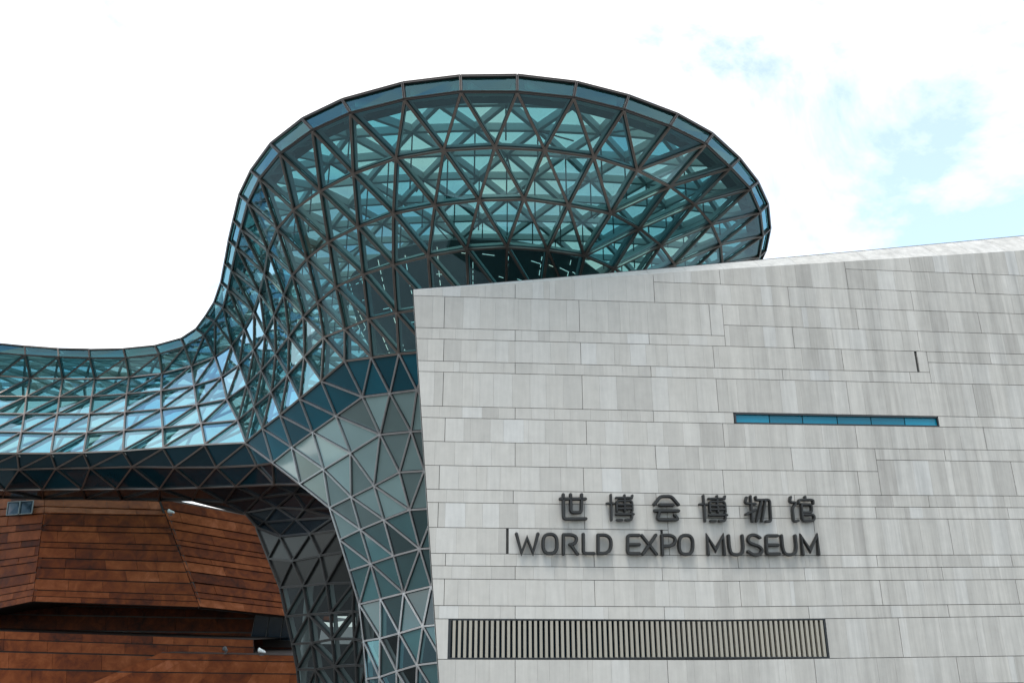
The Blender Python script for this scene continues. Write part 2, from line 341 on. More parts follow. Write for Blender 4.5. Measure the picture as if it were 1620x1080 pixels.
for up, lo, x0, x1, ph, gaps in courses:
    lu, ll = LN[up], LN[lo]
    if lo in ('Z', 'V', 'U', 'S', 'R', 'Q') : ym = 1060
    else: ym = 700
    def PX(x):
        # u of a pixel column at the height of this course
        u = 10.0
        for _ in range(4):
            z = 0.5 * (lu(u) + ll(u)); q = topx(wp(u, z)); u += (x - q[0]) / 41.5
        return u
    ua = None if x0 == 0 else BRK[x0]
    ub = UR if x1 == 9999 else BRK[x1]
    segs = [(ua, ub)]
    for g0, g1 in gaps:
        a, b = segs.pop(); segs += [(a, PX(g0)), (PX(g1), b)]
    uj0 = PX(ph); step = 5.45
    for a, b in segs:
        a_eff = a if a is not None else min(uleft(lu(0)), uleft(ll(0))) 
        joints = [uj0 + k * step for k in range(-8, 12)]
        edges = [(a_eff, 2)] + [(j, 1) for j in joints if a_eff + 0.35 < j < b - 0.35] + [(b, 2 if b != UR else 0)]
        for i in range(len(edges) - 1):
            p, q = edges[i][0], edges[i + 1][0]
            cuts = [p]
            while q - cuts[-1] > 0.95:
                r = rs.random()
                wdt = rs.uniform(0.62, 0.80) if r < 0.62 else (rs.uniform(0.16, 0.32) if r < 0.8 else rs.uniform(0.38, 0.55))
                cuts.append(cuts[-1] + wdt)
            if q - cuts[-1] < 0.12 and len(cuts) > 1: cuts.pop()
            cuts.append(q)
            for k in range(len(cuts) - 1):
                gl = 0.010 if k == 0 else 0.002
                gr = 0.010 if k == len(cuts) - 2 else 0.002
                c0, c1 = cuts[k] + gl, cuts[k + 1] - gr
                if c1 - c0 < 0.05: continue
                gz = 0.0105
                z00, z10, z11, z01 = ll(c0) + gz, ll(c1) + gz, lu(c1) - gz, lu(c0) - gz
                if up == 'T': z11 += gz - .004; z01 += gz - .004
                if z01 - z00 < 0.02: continue
                ul0, ul1 = c0, c0
                if a is None and k == 0 and i == 0: ul0, ul1 = uleft(z00) + 0.004, uleft(z01) + 0.004
                zm = 0.5 * (z00 + z11)
                t = min(1, max(0, rs.gauss(0.53, 0.17)))
                prd = rs.uniform(-0.004, 0.004)
                f4 = [wp(ul0, z00, prd), wp(c1, z10, prd), wp(c1, z11, prd), wp(ul1, z01, prd)]
                b4 = [wp(ul0, z00, -TK), wp(c1, z10, -TK), wp(c1, z11, -TK), wp(ul1, z01, -TK)]
                cpx = topx((f4[0] + f4[2]) / 2)
                vis = (cpx[0] < 1640 and cpx[1] < 1090)
                slabs.append(((c1 - c0) * (z11 - z10) if vis else 0, f4 + b4, t))
SLABF = [(0, 1, 2, 3), (1, 0, 4, 5), (2, 1, 5, 6), (3, 2, 6, 7), (0, 3, 7, 4)]
slabs.sort(key=lambda s: -s[0])
for a, v, t in slabs[:300]:
    mesh_obj('stone_slab', v, SLABF, M['stone'], wing, t)
rest = MB()
for a, v, t in slabs[300:]: rest.add(v, SLABF, t)
tag(rest.build('stone_cladding', M['stone'], wing), kind='stuff')
# backing body with openings cut out of its front by building it as strips
def win_hole(px0, px1, up, lo):
    return px0, px1, up, lo
def uof(px, line):
    u = 10.0
    for _ in range(5): u += (px - topx(wp(u, line(u)))[0]) / 41.5
    return u
body = MB()
zt0, zt1 = LN['T'](UL_T), LN['T'](UR)
ulb = uleft(0)
BK = -0.055                    # joint depth
fr = [wp(UL_T + .006, zt0 - .012, BK), wp(ulb + .006, 0, BK), wp(UR, 0, BK), wp(UR, zt1 - .012, BK)]
# openings: louvre and strip window
lu0, lu1 = uof(709, LN['P']) , uof(1309, LN['P'])
wu0, wu1 = uof(1161, LN['F']), uof(1485, LN['F'])
P1, Q1, F1, G1 = LN['P'], LN['Q'], LN['F'], LN['G']
def strip_face(pts): body.add([wp(u, z, BK) for u, z in pts], [(0, 1, 2, 3)])
ul = lambda z: uleft(z) + .006
def band(zlo, zhi, ulo0, ulo1):   # horizontal band faces between functions
    strip_face([(ulo0 if ulo0 is not None else ul(zlo(0)), zlo(ulo0 if ulo0 is not None else 0)), (ulo1, zlo(ulo1)), (ulo1, zhi(ulo1)), (ulo0 if ulo0 is not None else ul(zhi(0)), zhi(ulo0 if ulo0 is not None else 0))])
Z0 = LN['Z']; T1 = lambda u: LN['T'](u) - .012
for zlo, zhi, ho in ((Z0, Q1, None), (Q1, P1, (lu0, lu1)), (P1, G1, None), (G1, F1, (wu0, wu1)), (F1, T1, None)):
    if ho: band(zlo, zhi, None, ho[0]); band(zlo, zhi, ho[1], UR)
    else: band(zlo, zhi, None, UR)
# sides, back, roof of the body
bk = [wp(UL_T + .006, zt0 - .3, -BD), wp(ulb + .006, 0, -BD), wp(UR, 0, -BD - 8), wp(UR, zt1 - .3, -BD - 8)]
body.add([fr[0], fr[1], bk[1], bk[0]], [(0, 1, 2, 3)]); body.add([fr[3], fr[2], bk[2], bk[3]], [(3, 2, 1, 0)])
body.add(bk, [(0, 1, 2, 3)]); body.add([fr[0], fr[3], bk[3], bk[0]], [(0, 1, 2, 3)])
body.build('wall_backing', M['joint'], wing)
# left return cladding of the wing (seen only from the side)
rc = MB()
for k in range(9):
    za, zb = k * zt0 / 9 + .01, (k + 1) * zt0 / 9 - .01
    rc.add([wp(uleft(za) - .02, za, -.07), wp(uleft(za) - .02, za, -BD), wp(uleft(zb) - .02, zb, -BD), wp(uleft(zb) - .02, zb, -.07)], [(0, 1, 2, 3)], rs.random())
tag(rc.build('return_cladding', M['stone'], wing), kind='stuff')
# sloping coping above the face; its paler tone paints in sky light
def cop_pt(u):
    frac = max(0.0, (u - UL_T) / (UR - UL_T))
    off = 0.06 + 1.55 * frac
    # height so that the top edge matches the traced roof line
    pxu = topx(wp(u, LN['T'](u)))
    py_top = pxu[1] - (0.8 + 21.5 * frac ** 1.1)
    zz = wall_uz(pxu[0], py_top, -off)[1]
    return off, zz
us = [UL_T + 0.004]
while us[-1] < UR - 1: us.append(us[-1] + 1.62)
us[-1] = UR
for i in range(len(us) - 1):
    a, b = us[i] + .006, us[i + 1] - .006
    oa, za = cop_pt(a); ob, zb = cop_pt(b)
    ta, tb = LN['T'](a), LN['T'](b)
    v = [wp(a, ta, 0.0), wp(b, tb, 0.0), wp(b, zb, -ob), wp(a, za, -oa), wp(a, ta - .06, -.03), wp(b, tb - .06, -.03), wp(b, zb - .12, -ob), wp(a, za - .12, -oa)]
    mesh_obj('coping_slab', v, [(0, 1, 2, 3), (4, 5, 1, 0), (2, 1, 5, 6), (3, 2, 6, 7), (0, 3, 7, 4), (7, 6, 5, 4)], M['stone'], wing, rs.uniform(.8, 1.0))
    v = [wp(a, za - .1, -oa - .02), wp(b, zb - .1, -ob - .02), wp(b, zb + .035, -ob - .02), wp(a, za + .035, -oa - .02),
         wp(a, za - .1, -oa - .10), wp(b, zb - .1, -ob - .10), wp(b, zb + .035, -ob - .10), wp(a, za + .035, -oa - .10)]
    mesh_obj('coping_trim', v, SLABF + [(7, 6, 5, 4)], M['frame'], wing)

# ---- strip window
win = mesh_obj('strip_window', *(lambda mb: (mb.v, mb.f))((lambda mb: (
    [mb.add(*t) for t in (
        bar_geo(wp(wu0, F1(wu0) - .035, -.10), wp(wu1, F1(wu1) - .035, -.10), WN, .06, .10),
        bar_geo(wp(wu0, G1(wu0) + .03, -.10), wp(wu1, G1(wu1) + .03, -.10), WN, .05, .10),
        bar_geo(wp(wu0 + .04, F1(wu0), -.10), wp(wu0 + .04, G1(wu0), -.10), WN, .07, .10),
        bar_geo(wp(wu1 - .04, F1(wu1), -.10), wp(wu1 - .04, G1(wu1), -.10), WN, .07, .10))], mb)[1])(MB())), M['frame'], wing)
fx = [0.0, .172, .332, .501, .667, .833, 1.0]
for k in range(6):
    a, b = wu0 + (wu1 - wu0) * fx[k] + .02, wu0 + (wu1 - wu0) * fx[k + 1] - .02
    mb = MB(); mb.add([wp(a, G1(a), -.10), wp(b, G1(b), -.10), wp(b, F1(b), -.10), wp(a, F1(a), -.10), wp(a, G1(a), -.13), wp(b, G1(b), -.13), wp(b, F1(b), -.13), wp(a, F1(a), -.13)], SLABF + [(7, 6, 5, 4)], rs.random())
    mb.build('pane', M['teal'], win)
mb = MB(); mb.add([wp(wu0 - .1, G1(wu0) - .1, -.2), wp(wu1 + .1, G1(wu1) - .1, -.2), wp(wu1 + .1, F1(wu1) + .1, -.2), wp(wu0 - .1, F1(wu0) + .1, -.2)], [(0, 1, 2, 3)]); mb.build('window_back', M['dark'], win)
# ---- louvre band
lou = MB()
for u_ in (lu0 + .05, lu1 - .08): lou.add(*bar_geo(wp(u_, P1(u_), -.22), wp(u_, Q1(u_), -.22), WN, .10 if u_ < 5 else .14, .2))
lou.add(*bar_geo(wp(lu0, P1(lu0) - .03, -.2), wp(lu1, P1(lu1) - .03, -.2), WN, .05, .19)); lou.add(*bar_geo(wp(lu0, Q1(lu0) + .03, -.2), wp(lu1, Q1(lu1) + .03, -.2), WN, .05, .19))
louv = lou.build('louvre_band', M['frame'], wing)
NS = 71
for k in range(NS):
    u = lu0 + .22 + (lu1 - lu0 - .46) * k / (NS - 1)
    mb = MB(); mb.add(*bar_geo(wp(u, P1(u) - .055, -.16), wp(u, Q1(u) + .055, -.16), WN, .098, .15), t=rs.random()); mb.build('slat', M['slat'], louv)
mb = MB(); mb.add([wp(lu0, Q1(lu0), -.36), wp(lu1, Q1(lu1), -.36), wp(lu1, P1(lu1), -.36), wp(lu0, P1(lu0), -.36)], [(0, 1, 2, 3)])
mb.build('glazing', M['nightglass'], louv)
mb = MB()
for za, zb in ((P1, P1), (Q1, Q1)):
    mb.add([wp(lu0, za(lu0), -.05), wp(lu1, za(lu1), -.05), wp(lu1, za(lu1), -.36), wp(lu0, za(lu0), -.36)], [(0, 1, 2, 3)])
for u_ in (lu0, lu1): mb.add([wp(u_, P1(u_), -.05), wp(u_, Q1(u_), -.05), wp(u_, Q1(u_), -.36), wp(u_, P1(u_), -.36)], [(0, 1, 2, 3)])
mb.build('reveal', M['frame'], louv)

# ================================================================== GLASS CLOUD HALL
# Lattice nodes: ring by ring, traced positions combined with the hall's real heights (metres above the eye)
RP = {
0: (0, [(-8,543.5),(39,548),(92,552),(141,553),(195.6,552),(245.6,547),(287,535.6),(311,520),(326,500),(340,478),(351,446.7),(357,416),(363.5,380),(371,348),(380.6,308),(399,270),(430,228),(480,189),(543,159),(638,133),(729,122),(818,121),(911,132),(993,153),(1070,182),(1126,213),(1168,251),(1197,288),(1213,323),(1217,361),(1210,396),(1196,426)]),
1: (0, [(-8,557.5),(40,561.6),(93,564.4),(142,566),(199,566),(252,560),(293,548),(324,530),(341,508),(354.4,485.6),(362,456.7),(368,426.7),(375.6,391),(383,361),(394,320),(412.6,282),(444.6,242.6),(495.6,206),(555.4,179),(640.7,157.6),(729.6,145.7),(818,146),(907,155),(986,174),(1058.5,200),(1115,228),(1154,265),(1185,298),(1201,335),(1205.5,372),(1199.5,405),(1186,434)]),
2: (0, [(-3,594),(48,598),(99.6,599),(150.4,599),(205,597),(257,591),(304,579),(341,564),(368,545.6),(388,520),(403,493),(412,463),(420,432),(425.6,396.7),(440,361),(466,330.6),(508,301),(560,274),(627,250),(702,237),(783,232.5),(861.5,236.7),(939,247.6),(1007,269),(1058.5,294),(1097.5,322),(1125,353.5),(1139,385.5),(1142,417),(1134,446),(1118,475)]),
3: (0, [(-11,628),(42,628),(94.4,629),(145.6,628),(201,624),(255.6,619),(308,611),(352,596.7),(380,576.7),(403,553),(421,528),(435.6,498),(451,465.6),(464,434),(487,408),(521,381.5),(567.5,358),(623,337),(688,324),(758,316),(829,314),(899,324),(966,337),(1010,360.5),(1044.5,387),(1066,417),(1074,446),(1074,478)]),
4: (0, [(-14,655),(39,655.6),(91,655.6),(142,655.6),(198.4,653),(255.6,648),(312,641),(360,632),(392,609),(415.6,585.6),(438,560),(459,532),(482,500),(504.5,477),(533,453),(575.6,433),(623,418),(678,404),(738.5,393.7),(802,390),(866,395),(924,404),(970,424),(1005,446),(1028,472),(1038,500)]),
5: (0, [(-18,684),(34.4,684.4),(85.6,686),(138,685.6),(197,682),(258,678),(319,671),(377.5,665.6),(404,643),(431,620),(457,592.5),(483.5,564),(514,533),(547,520),(584,504),(628,494),(684,485),(742,478),(800,475),(855,478),(905,486),(946,500),(978,518),(998,540),(1008,565)]),
6: (0, [(-25,717),(28,716.7),(81,716.7),(132.7,715.6),(195,713),(259,708),(325,703),(390,700),(417,677),(445,656),(476,630),(510,602),(547,570.5),(589,565),(632,559),(682,555),(735,552)]),
}
RIMZ, R1Z = 20.0, 19.3
ZT = {2: 18.0, 3: 16.8, 4: 15.45, 5: 13.9, 6: 12.25}
Y6 = [56.5, 56, 55.5, 54.8, 53.6, 52.0, 50.2, 48.4, 46.5, 44.6, 42.7, 40.8, 39.1, 37.9]
def sstep(a, b, x): x = max(0, min(1, (x - a) / (b - a))); return x * x * (3 - 2 * x)
node = {}
for k in (0, 1, 2):
    for i, (x, y) in enumerate(RP[k][1]): node[k, i] = atZ(x, y, {0: RIMZ, 1: R1Z, 2: 18.0}[k])
for i, (x, y) in enumerate(RP[6][1]):
    yz = atZ(x, y, ZT[6]).y
    node[6, i] = atY(x, y, Y6[i] if i < 13 else yz)
for k in (3, 4, 5):
    for i, (x, y) in enumerate(RP[k][1]):
        yz = atZ(x, y, ZT[k]).y
        if i < 15:
            t = (k - 2) / 4.0
            j2, j6 = min(i, 29), min(i, 16)
            yl = node[2, j2].y + (node[6, j6].y - node[2, j2].y) * t ** 1.1
            wgt = sstep(10, 14, i); Y = yl * (1 - wgt) + yz * wgt
        else: Y = yz
        node[k, i] = atY(x, y, Y)
NR = {k: len(RP[k][1]) for k in RP}
# extend the bridge to the left beyond the frame
for k in range(7):
    d = (node[k, 0] - node[k, 2]) / 2; d.z = 0; d.y = 0.25
    d.x = -2.35
    for j in range(1, 7): node[k, -j] = node[k, 0] + d * j
LMIN = -6
tris = []       # (a,b,c, zone)
quads = []
for i in range(LMIN, 31): quads.append(((0, i), (0, i + 1), (1, i + 1), (1, i)))
def zone_of(k, i): return 'clear'
for k in range(1, 6):
    n1 = NR[k + 1]
    ex = {1: 24, 2: 23, 3: 22, 4: 21, 5: 99}[k]          # where the ring above holds one node more
    for i in range(LMIN, NR[k] - 1):
        j = i if i < ex else i - 1
        if (k + 1, j) in node:
            tris.append(((k, i), (k, i + 1), (k + 1, j), 'clear'))
            if i != ex - 1 and (k + 1, j + 1) in node: tris.append(((k, i + 1), (k + 1, j + 1), (k + 1, j), 'clear'))
# greedy strip between two free rows of keys
def strip(A, B, zone):
    i = j = 0; res = []
    def P(q): return Vector(topx(node[q]))
    while i < len(A) - 1 or j < len(B) - 1:
        if j == len(B) - 1: adv = True
        elif i == len(A) - 1: adv = False
        else: adv = (P(A[i + 1]) - P(B[j])).length < (P(A[i]) - P(B[j + 1])).length
        z = zone(i, j, A, B) if callable(zone) else zone
        if adv: res.append((A[i], A[i + 1], B[j], z)); i += 1
        else: res.append((A[i], B[j + 1], B[j], z)); j += 1
    tris.extend(res)
def row(name, pts):
    keys = []
    for q, (x, y, Y) in enumerate(pts): node[name, q] = atY(x, y, Y); keys.append((name, q))
    return keys
y6 = lambda i: Y6[max(0, min(13, i))]
R7L = row('r7l', [(-27,741,58.0),(31,741,57.4),(89,739.6,56.7),(143,739,55.9),(210,737,54.6),(276.7,738,52.8),(343,738,51.0),(407,735,48.6)])
R7R = row('r7r', [(432.6,731.5,46.8),(463,707,45.0),(496,683,43.2),(533,657,41.4),(575,627,39.6),(618,621.5,38.5),(660,616,38.0),(705,612,38.0)])
R8R = row('r8r', [(476,765,44.6),(513.5,742,43.0),(556,716,41.4),(602.7,686.7,39.9),(651,682,39.1),(697,679,38.9)])
R9R = row('r9r', [(523,802.5,43.0),(557,785.5,41.9),(593,767.6,40.9),(633,746.5,40.0),(672,744,39.6),(712,742,39.6)])
R10 = row('r10', [(539,853,42.7),(571.7,837,41.8),(608.6,821.7,41.0),(649,806,40.3),(690,803,39.9)])
R11 = row('r11', [(554,902,42.5),(588,891,41.7),(624,878.6,41.0),(665,867.5,40.5),(705,865,40.1)])
R12 = row('r12', [(570,955,42.4),(603.6,946.7,41.7),(640,937.5,41.1),(683,927,40.6),(722,925,40.2)])
R13 = row('r13', [(577,1013,42.3),(603,1009,41.7),(633,1001,41.1),(670,990,40.6),(710,986,40.3)])
R14 = row('r14', [(581.5,1073,42.2),(602,1070,41.7),(629,1060.6,41.2),(661,1051,40.7),(701,1046,40.4)])
R15 = row('r15', [(585,1131,42.2),(604,1128,41.7),(629,1121,41.2),(659,1113,40.8),(697,1109,40.5)])
for kk, pn in (('gr', R15),):
    pass
base = []
for q, kq in enumerate(R15):
    p = node[kq].copy(); p.z = 0.02; p.y += 0.0; node['base', q] = p; base.append(('base', q))
# underside of the bridge and left face of the leg
U1 = row('u1', [(-52,774,61.0),(8,774,60.4),(68,773,59.7),(130,772.6,58.8),(184,772,57.8),(253,772,56.0),(315,770,54.2),(374,768,52.0),(435,765,48.6),(476,765,44.6)])
U2 = row('u2', [(-60,786,64.0),(4,786,63.5),(68,788,62.8),(135,788,62.0),(193,789,60.9),(252,790,59.2),(304,790,57.3),(356,793,55.0),(411,786,51.8),(466,779,47.6),(501,783,43.9)])
U3 = row('u3', [(330,797,57.5),(387,811,54.4),(439,802,50.6),(484,805,46.6),(523,802.5,43.0)])
U4 = row('u4', [(387,811,54.4),(419,827,51.8),(469,822,48.0),(530,818,43.0)])
DA = row('da', [(407,835,50.4),(444.4,849,48.0),(492,844,45.4),(536,838,42.85)])
DB = row('db', [(426,883,48.9),(463.7,886.7,46.8),(508,878,44.6),(546,872,42.65)])
DC = row('dc', [(444.4,928.6,48.0),(481,926,46.0),(518,922,44.2),(561,921,42.5)])
DD = row('dd', [(454,974,47.6),(490,971,45.8),(524,969,44.2),(560,966,42.7),(572,968,42.4)])
DE = row('de', [(464,1018,47.3),(495,1016,45.6),(527,1010,44.1),(562,1010,42.75),(577.3,1013,42.3)])
DF = row('df', [(471.7,1058,47.1),(501,1058,45.5),(531,1053,44.0),(565,1051,42.7),(580,1053,42.25)])
DG = row('dg', [(477,1112,47.0),(505,1110,45.4),(533,1106,44.0),(567,1104,42.7),(583,1107,42.22)])
dbase = []
for q, kq in enumerate(DG):
    p = node[kq].copy(); p.z = 0.02; node['dbase', q] = p; dbase.append(('dbase', q))
# R6 -> R7
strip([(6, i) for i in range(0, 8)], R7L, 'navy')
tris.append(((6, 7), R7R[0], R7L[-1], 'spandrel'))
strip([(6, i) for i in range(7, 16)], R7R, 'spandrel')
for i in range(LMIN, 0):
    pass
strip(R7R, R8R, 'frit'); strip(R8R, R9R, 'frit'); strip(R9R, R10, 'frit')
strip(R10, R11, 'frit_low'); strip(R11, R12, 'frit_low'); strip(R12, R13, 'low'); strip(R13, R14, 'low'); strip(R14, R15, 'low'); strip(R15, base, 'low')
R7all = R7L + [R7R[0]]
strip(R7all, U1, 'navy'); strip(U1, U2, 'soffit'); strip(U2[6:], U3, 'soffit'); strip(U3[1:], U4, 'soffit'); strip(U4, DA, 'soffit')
strip(DA, DB, 'shadefrit'); strip(DB, DC, 'shadefrit'); strip(DC, DD, 'smoked'); strip(DD, DE, 'smoked'); strip(DE, DF, 'smoked'); strip(DF, DG, 'smoked'); strip(DG, dbase, 'smoked')
# bridge underside left of the frame
for a, b in ((R7L, [(6, i) for i in range(LMIN, 1)]), (U1, R7L), (U2, U1)):
    pass
ext = {}
def extend(keys, name):
    d = Vector((-2.35, 0.25, 0)); res = []
    for j in range(6, 0, -1): node[name, -j] = node[keys[0]] + d * j; res.append((name, -j))
    return res + [keys[0]]
E7, EU1, EU2 = extend(R7L, 'e7'), extend(U1, 'eu1'), extend(U2, 'eu2')
strip([(6, i) for i in range(LMIN, 1)], E7, 'navy'); strip(E7, EU1, 'navy'); strip(EU1, EU2, 'soffit')
# back side of the leg and of the underside (out of view, closes the volume)
BKp = {}
def backrow(keys, name, dy, dx):
    res = []
    for q, kq in enumerate(keys):
        p = node[kq].copy(); p.y += dy; p.x += dx; node[name, q] = p; res.append((name, q))
    return res

hall = empty('cloud_hall', 'flaring teal glass hall with triangular steel lattice above the stone wing', 'building')
CEN = Vector((-3, 46, CAMZ + 16))
def outward(a, b, c):
    n_ = (b - a).cross(c - a).normalized()
    mid = (a + b + c) / 3
    if n_.dot(Vector((0, 0, CAMZ)) - mid) < 0: n_ = -n_
    return n_
edges = {}
pane_items = []
ZM = {'clear': 'clear', 'fascia': 'fascia', 'spandrel': 'spandrel', 'navy': 'navy', 'frit': 'frit', 'frit_low': 'frit_low', 'shadefrit': 'shadefrit', 'smoked': 'smoked', 'soffit': 'soffit', 'low': 'frit_low'}
rz = random.Random(5)
def area2(ps):
    q = [topx(p) for p in ps]; s = 0
    for i in range(len(q)): s += q[i][0] * q[(i + 1) % len(q)][1] - q[(i + 1) % len(q)][0] * q[i][1]
    cx = sum(x for x, y in q) / len(q); cy = sum(y for x, y in q) / len(q)
    inside = -20 < cx < 1640 and cy < 1090
    # hidden by the stone wing
    if cx > 655 and cy > 459 - (cx - 655) * 0.067: inside = False
    return abs(s) / 2 if inside else 0
for keys in [t[:3] for t in tris] + quads:
    pass
def add_face(keys, zone):
    ps = [node[k_] for k_ in keys]
    n_ = outward(ps[0], ps[1], ps[2])
    if (ps[1] - ps[0]).cross(ps[2] - ps[0]).dot(n_) < 0: ps = ps[::-1]; keys = keys[::-1]
    c = sum(ps, Vector()) / len(ps)
    inset = [p + (c - p).normalized() * 0.05 for p in ps]
    mat = ZM[zone]
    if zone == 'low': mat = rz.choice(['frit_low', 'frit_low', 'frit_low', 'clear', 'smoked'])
    pane_items.append((area2(ps), inset, mat, rz.random()))
    for i in range(len(keys)):
        a, b = keys[i], keys[(i + 1) % len(keys)]
        e_ = tuple(sorted((a, b), key=str)); edges.setdefault(e_, []).append((n_, zone))
for a, b, c, z in tris:
    if len({a, b, c}) == 3 and (node[a] - node[b]).cross(node[c] - node[b]).length > 1e-4: add_face([a, b, c], z)
for q in quads: add_face(list(q), 'fascia')
pane_items.sort(key=lambda s: -s[0])
for ar, ps, mt, t in pane_items[:300]:
    mesh_obj('pane', ps, [tuple(range(len(ps)))], M[mt], hall, t)
groups = {}
for ar, ps, mt, t in pane_items[300:]: groups.setdefault(mt, MB()).add(ps, [tuple(range(len(ps)))], t)
for mt, mb in groups.items(): tag(mb.build('glass_panels', M[mt], hall), kind='stuff')
# mullions on every lattice edge, steel beams behind them
gask = MB(); mul = []; inner = MB(); gut = MB()
LITZ = {'frit', 'frit_low', 'low', 'spandrel'}
for (a, b), lst in edges.items():
    pa, pb = node[a], node[b]
    if (pa - pb).length < 0.15: continue
    n_ = sum((x[0] for x in lst), Vector()).normalized()
    zs = [x[1] for x in lst]
    mt = 'litmul' if all(z in LITZ for z in zs) else 'mullion'
    if all(z in ('soffit', 'smoked', 'shadefrit') for z in zs): mt = 'shademul'
    if any(z == 'fascia' for z in zs): mt = 'rimmul'
    dk = all(z in ('soffit', 'smoked', 'shadefrit') for z in zs)
    qa, qb = topx(pa), topx(pb)
    L2 = math.hypot(qa[0] - qb[0], qa[1] - qb[1])
    cx, cy = (qa[0] + qb[0]) / 2, (qa[1] + qb[1]) / 2
    if not (-20 < cx < 1640 and cy < 1090) or (cx > 660 and cy > 465 - (cx - 655) * 0.067): L2 = 0
    gask.add(*bar_geo(pa, pb, n_, {'litmul': .125, 'mullion': .125, 'shademul': .12, 'rimmul': .12}[mt], .015, .004))
    mul.append((L2, mullion_geo(pa, pb, n_, wd={'litmul': .072, 'mullion': .09, 'shademul': .10, 'rimmul': .10}[mt]), mt))
    if any(z in ('clear', 'low', 'smoked') for z in zs): inner.add(*bar_geo(pa - n_ * 0.12, pb - n_ * 0.12, -n_, 0.10, 0.20))
    if a[0] == 0 and b[0] == 0:
        hin = Vector((n_.x, n_.y, 0)).normalized()
        ga, gb = pa - hin * .55 - Vector((0, 0, .34)), pb - hin * .55 - Vector((0, 0, .34))
        inner.add(*tube_geo([ga, gb], .13, 8)); gut.add([pa - hin * .08, pb - hin * .08, pb - hin * 1.15, pa - hin * 1.15], [(0, 1, 2, 3)]); gut.add([p_ - Vector((0, 0, z_)) - hin * 1.15 for p_, z_ in ((pa, 0), (pb, 0), (pb, .4), (pa, .4))], [(0, 1, 2, 3)])
mul.sort(key=lambda s: -s[0])
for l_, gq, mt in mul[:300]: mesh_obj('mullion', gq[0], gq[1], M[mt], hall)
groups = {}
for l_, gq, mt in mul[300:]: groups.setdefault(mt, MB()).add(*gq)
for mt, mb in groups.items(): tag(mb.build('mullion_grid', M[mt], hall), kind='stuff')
tag(inner.build('steel_frame', M['steel'], hall), kind='stuff'); tag(gask.build('gaskets', M['frame'], hall), kind='stuff'); gut.build('gutter', M['gutter'], hall)

# ---- roof lattice over the hall
rim = [node[0, i] for i in range(LMIN, 32)]
far = [(12.5, 50.5), (9.0, 56.0), (3.5, 60.5), (-3.0, 64.0), (-9.5, 67.0), (-16, 70.0), (-22, 72.5), (-28, 73.8), (-34, 74.4), (-40, 74.8), (-46, 75.0), (-52, 75.2), (-56, 75.3)]
RZ = CAMZ + RIMZ
rimp = [(p.x, p.y) for p in rim]
poly = rimp + far
farp = far
def inpoly(x, y):
    c = False; n_ = len(poly)
    for i in range(n_):
        x1, y1 = poly[i]; x2, y2 = poly[(i + 1) % n_]
        if (y1 > y) != (y2 > y) and x < (x2 - x1) * (y - y1) / (y2 - y1) + x1: c = not c
    return c
def dedge(x, y):
    best = 1e9
    for i in range(len(poly)):
        a = Vector(poly[i]); b = Vector(poly[(i + 1) % len(poly)]); p = Vector((x, y))
        t = max(0, min(1, (p - a).dot(b - a) / (b - a).length_squared)); best = min(best, (a + (b - a) * t - p).length)
    return best
pts = [Vector(p) for p in poly]
gs = 2.75; hgt = gs * 0.866
r_ = 0; y = 24.0
while y < 76:
    x = -58 + (gs / 2 if r_ % 2 else 0)
    while x < 20:
        if inpoly(x, y) and dedge(x, y) > 1.15: pts.append(Vector((x, y)))
        x += gs
    y += hgt; r_ += 1
nb = len(poly)
res = delaunay_2d_cdt(pts, [(i, (i + 1) % nb) for i in range(nb)], [list(range(nb))], 1, 1e-5)
rv, rf = res[0], res[2]
def roofz(x, y): return RZ + 0.05 + 1.5 * (1 - math.exp(-dedge(x, y) / 5.0))
R3 = [Vector((p.x, p.y, roofz(p.x, p.y) if inpoly(p.x, p.y) else RZ + .05)) for p in rv]
mb = MB()
for f_ in rf: mb.add([R3[i] for i in f_], [tuple(range(len(f_)))])
tag(mb.build('roof_glazing', M['roofglass'], hall), kind='stuff')
mb = MB(); seen = set()
for f_ in rf:
    for i in range(len(f_)):
        e_ = tuple(sorted((f_[i], f_[(i + 1) % len(f_)])))
        if e_ in seen: continue
        seen.add(e_)
        pa, pb = R3[e_[0]] - Vector((0, 0, .06)), R3[e_[1]] - Vector((0, 0, .06))
        da, db = dedge(pa.x, pa.y) < .05, dedge(pb.x, pb.y) < .05
        if da and db: continue
        if da: pa = pa + (pb - pa).normalized() * .45
        if db: pb = pb + (pa - pb).normalized() * .45
        mb.add(*bar_geo(pa, pb, Vector((0, 0, -1)), 0.18, 0.36))
tag(mb.build('roof_beams', M['steel'], hall), kind='stuff')
# thin hangers and raking struts below the roof
mb = MB()
for i, p in enumerate(R3):
    if p.y < 62 and p.x > -22 and dedge(p.x, p.y) > 2.0:
        hgt_ = min(1.9 + rz.random() * 1.0, 0.75 * dedge(p.x, p.y))
        v, f_ = tube_geo([p - Vector((0, 0, .3)), p - Vector((0, 0, hgt_ + .5))], 0.035, 5); mb.add(v, f_)
        if i % 3 == 0:
            q = p + Vector((rz.uniform(-1.6, 1.6), rz.uniform(-.5, 1.2), -1.2)); v, f_ = tube_geo([p - Vector((0, 0, .4)), q], 0.04, 5); mb.add(v, f_)
tag(mb.build('roof_hangers', M['dark'], hall), kind='stuff')
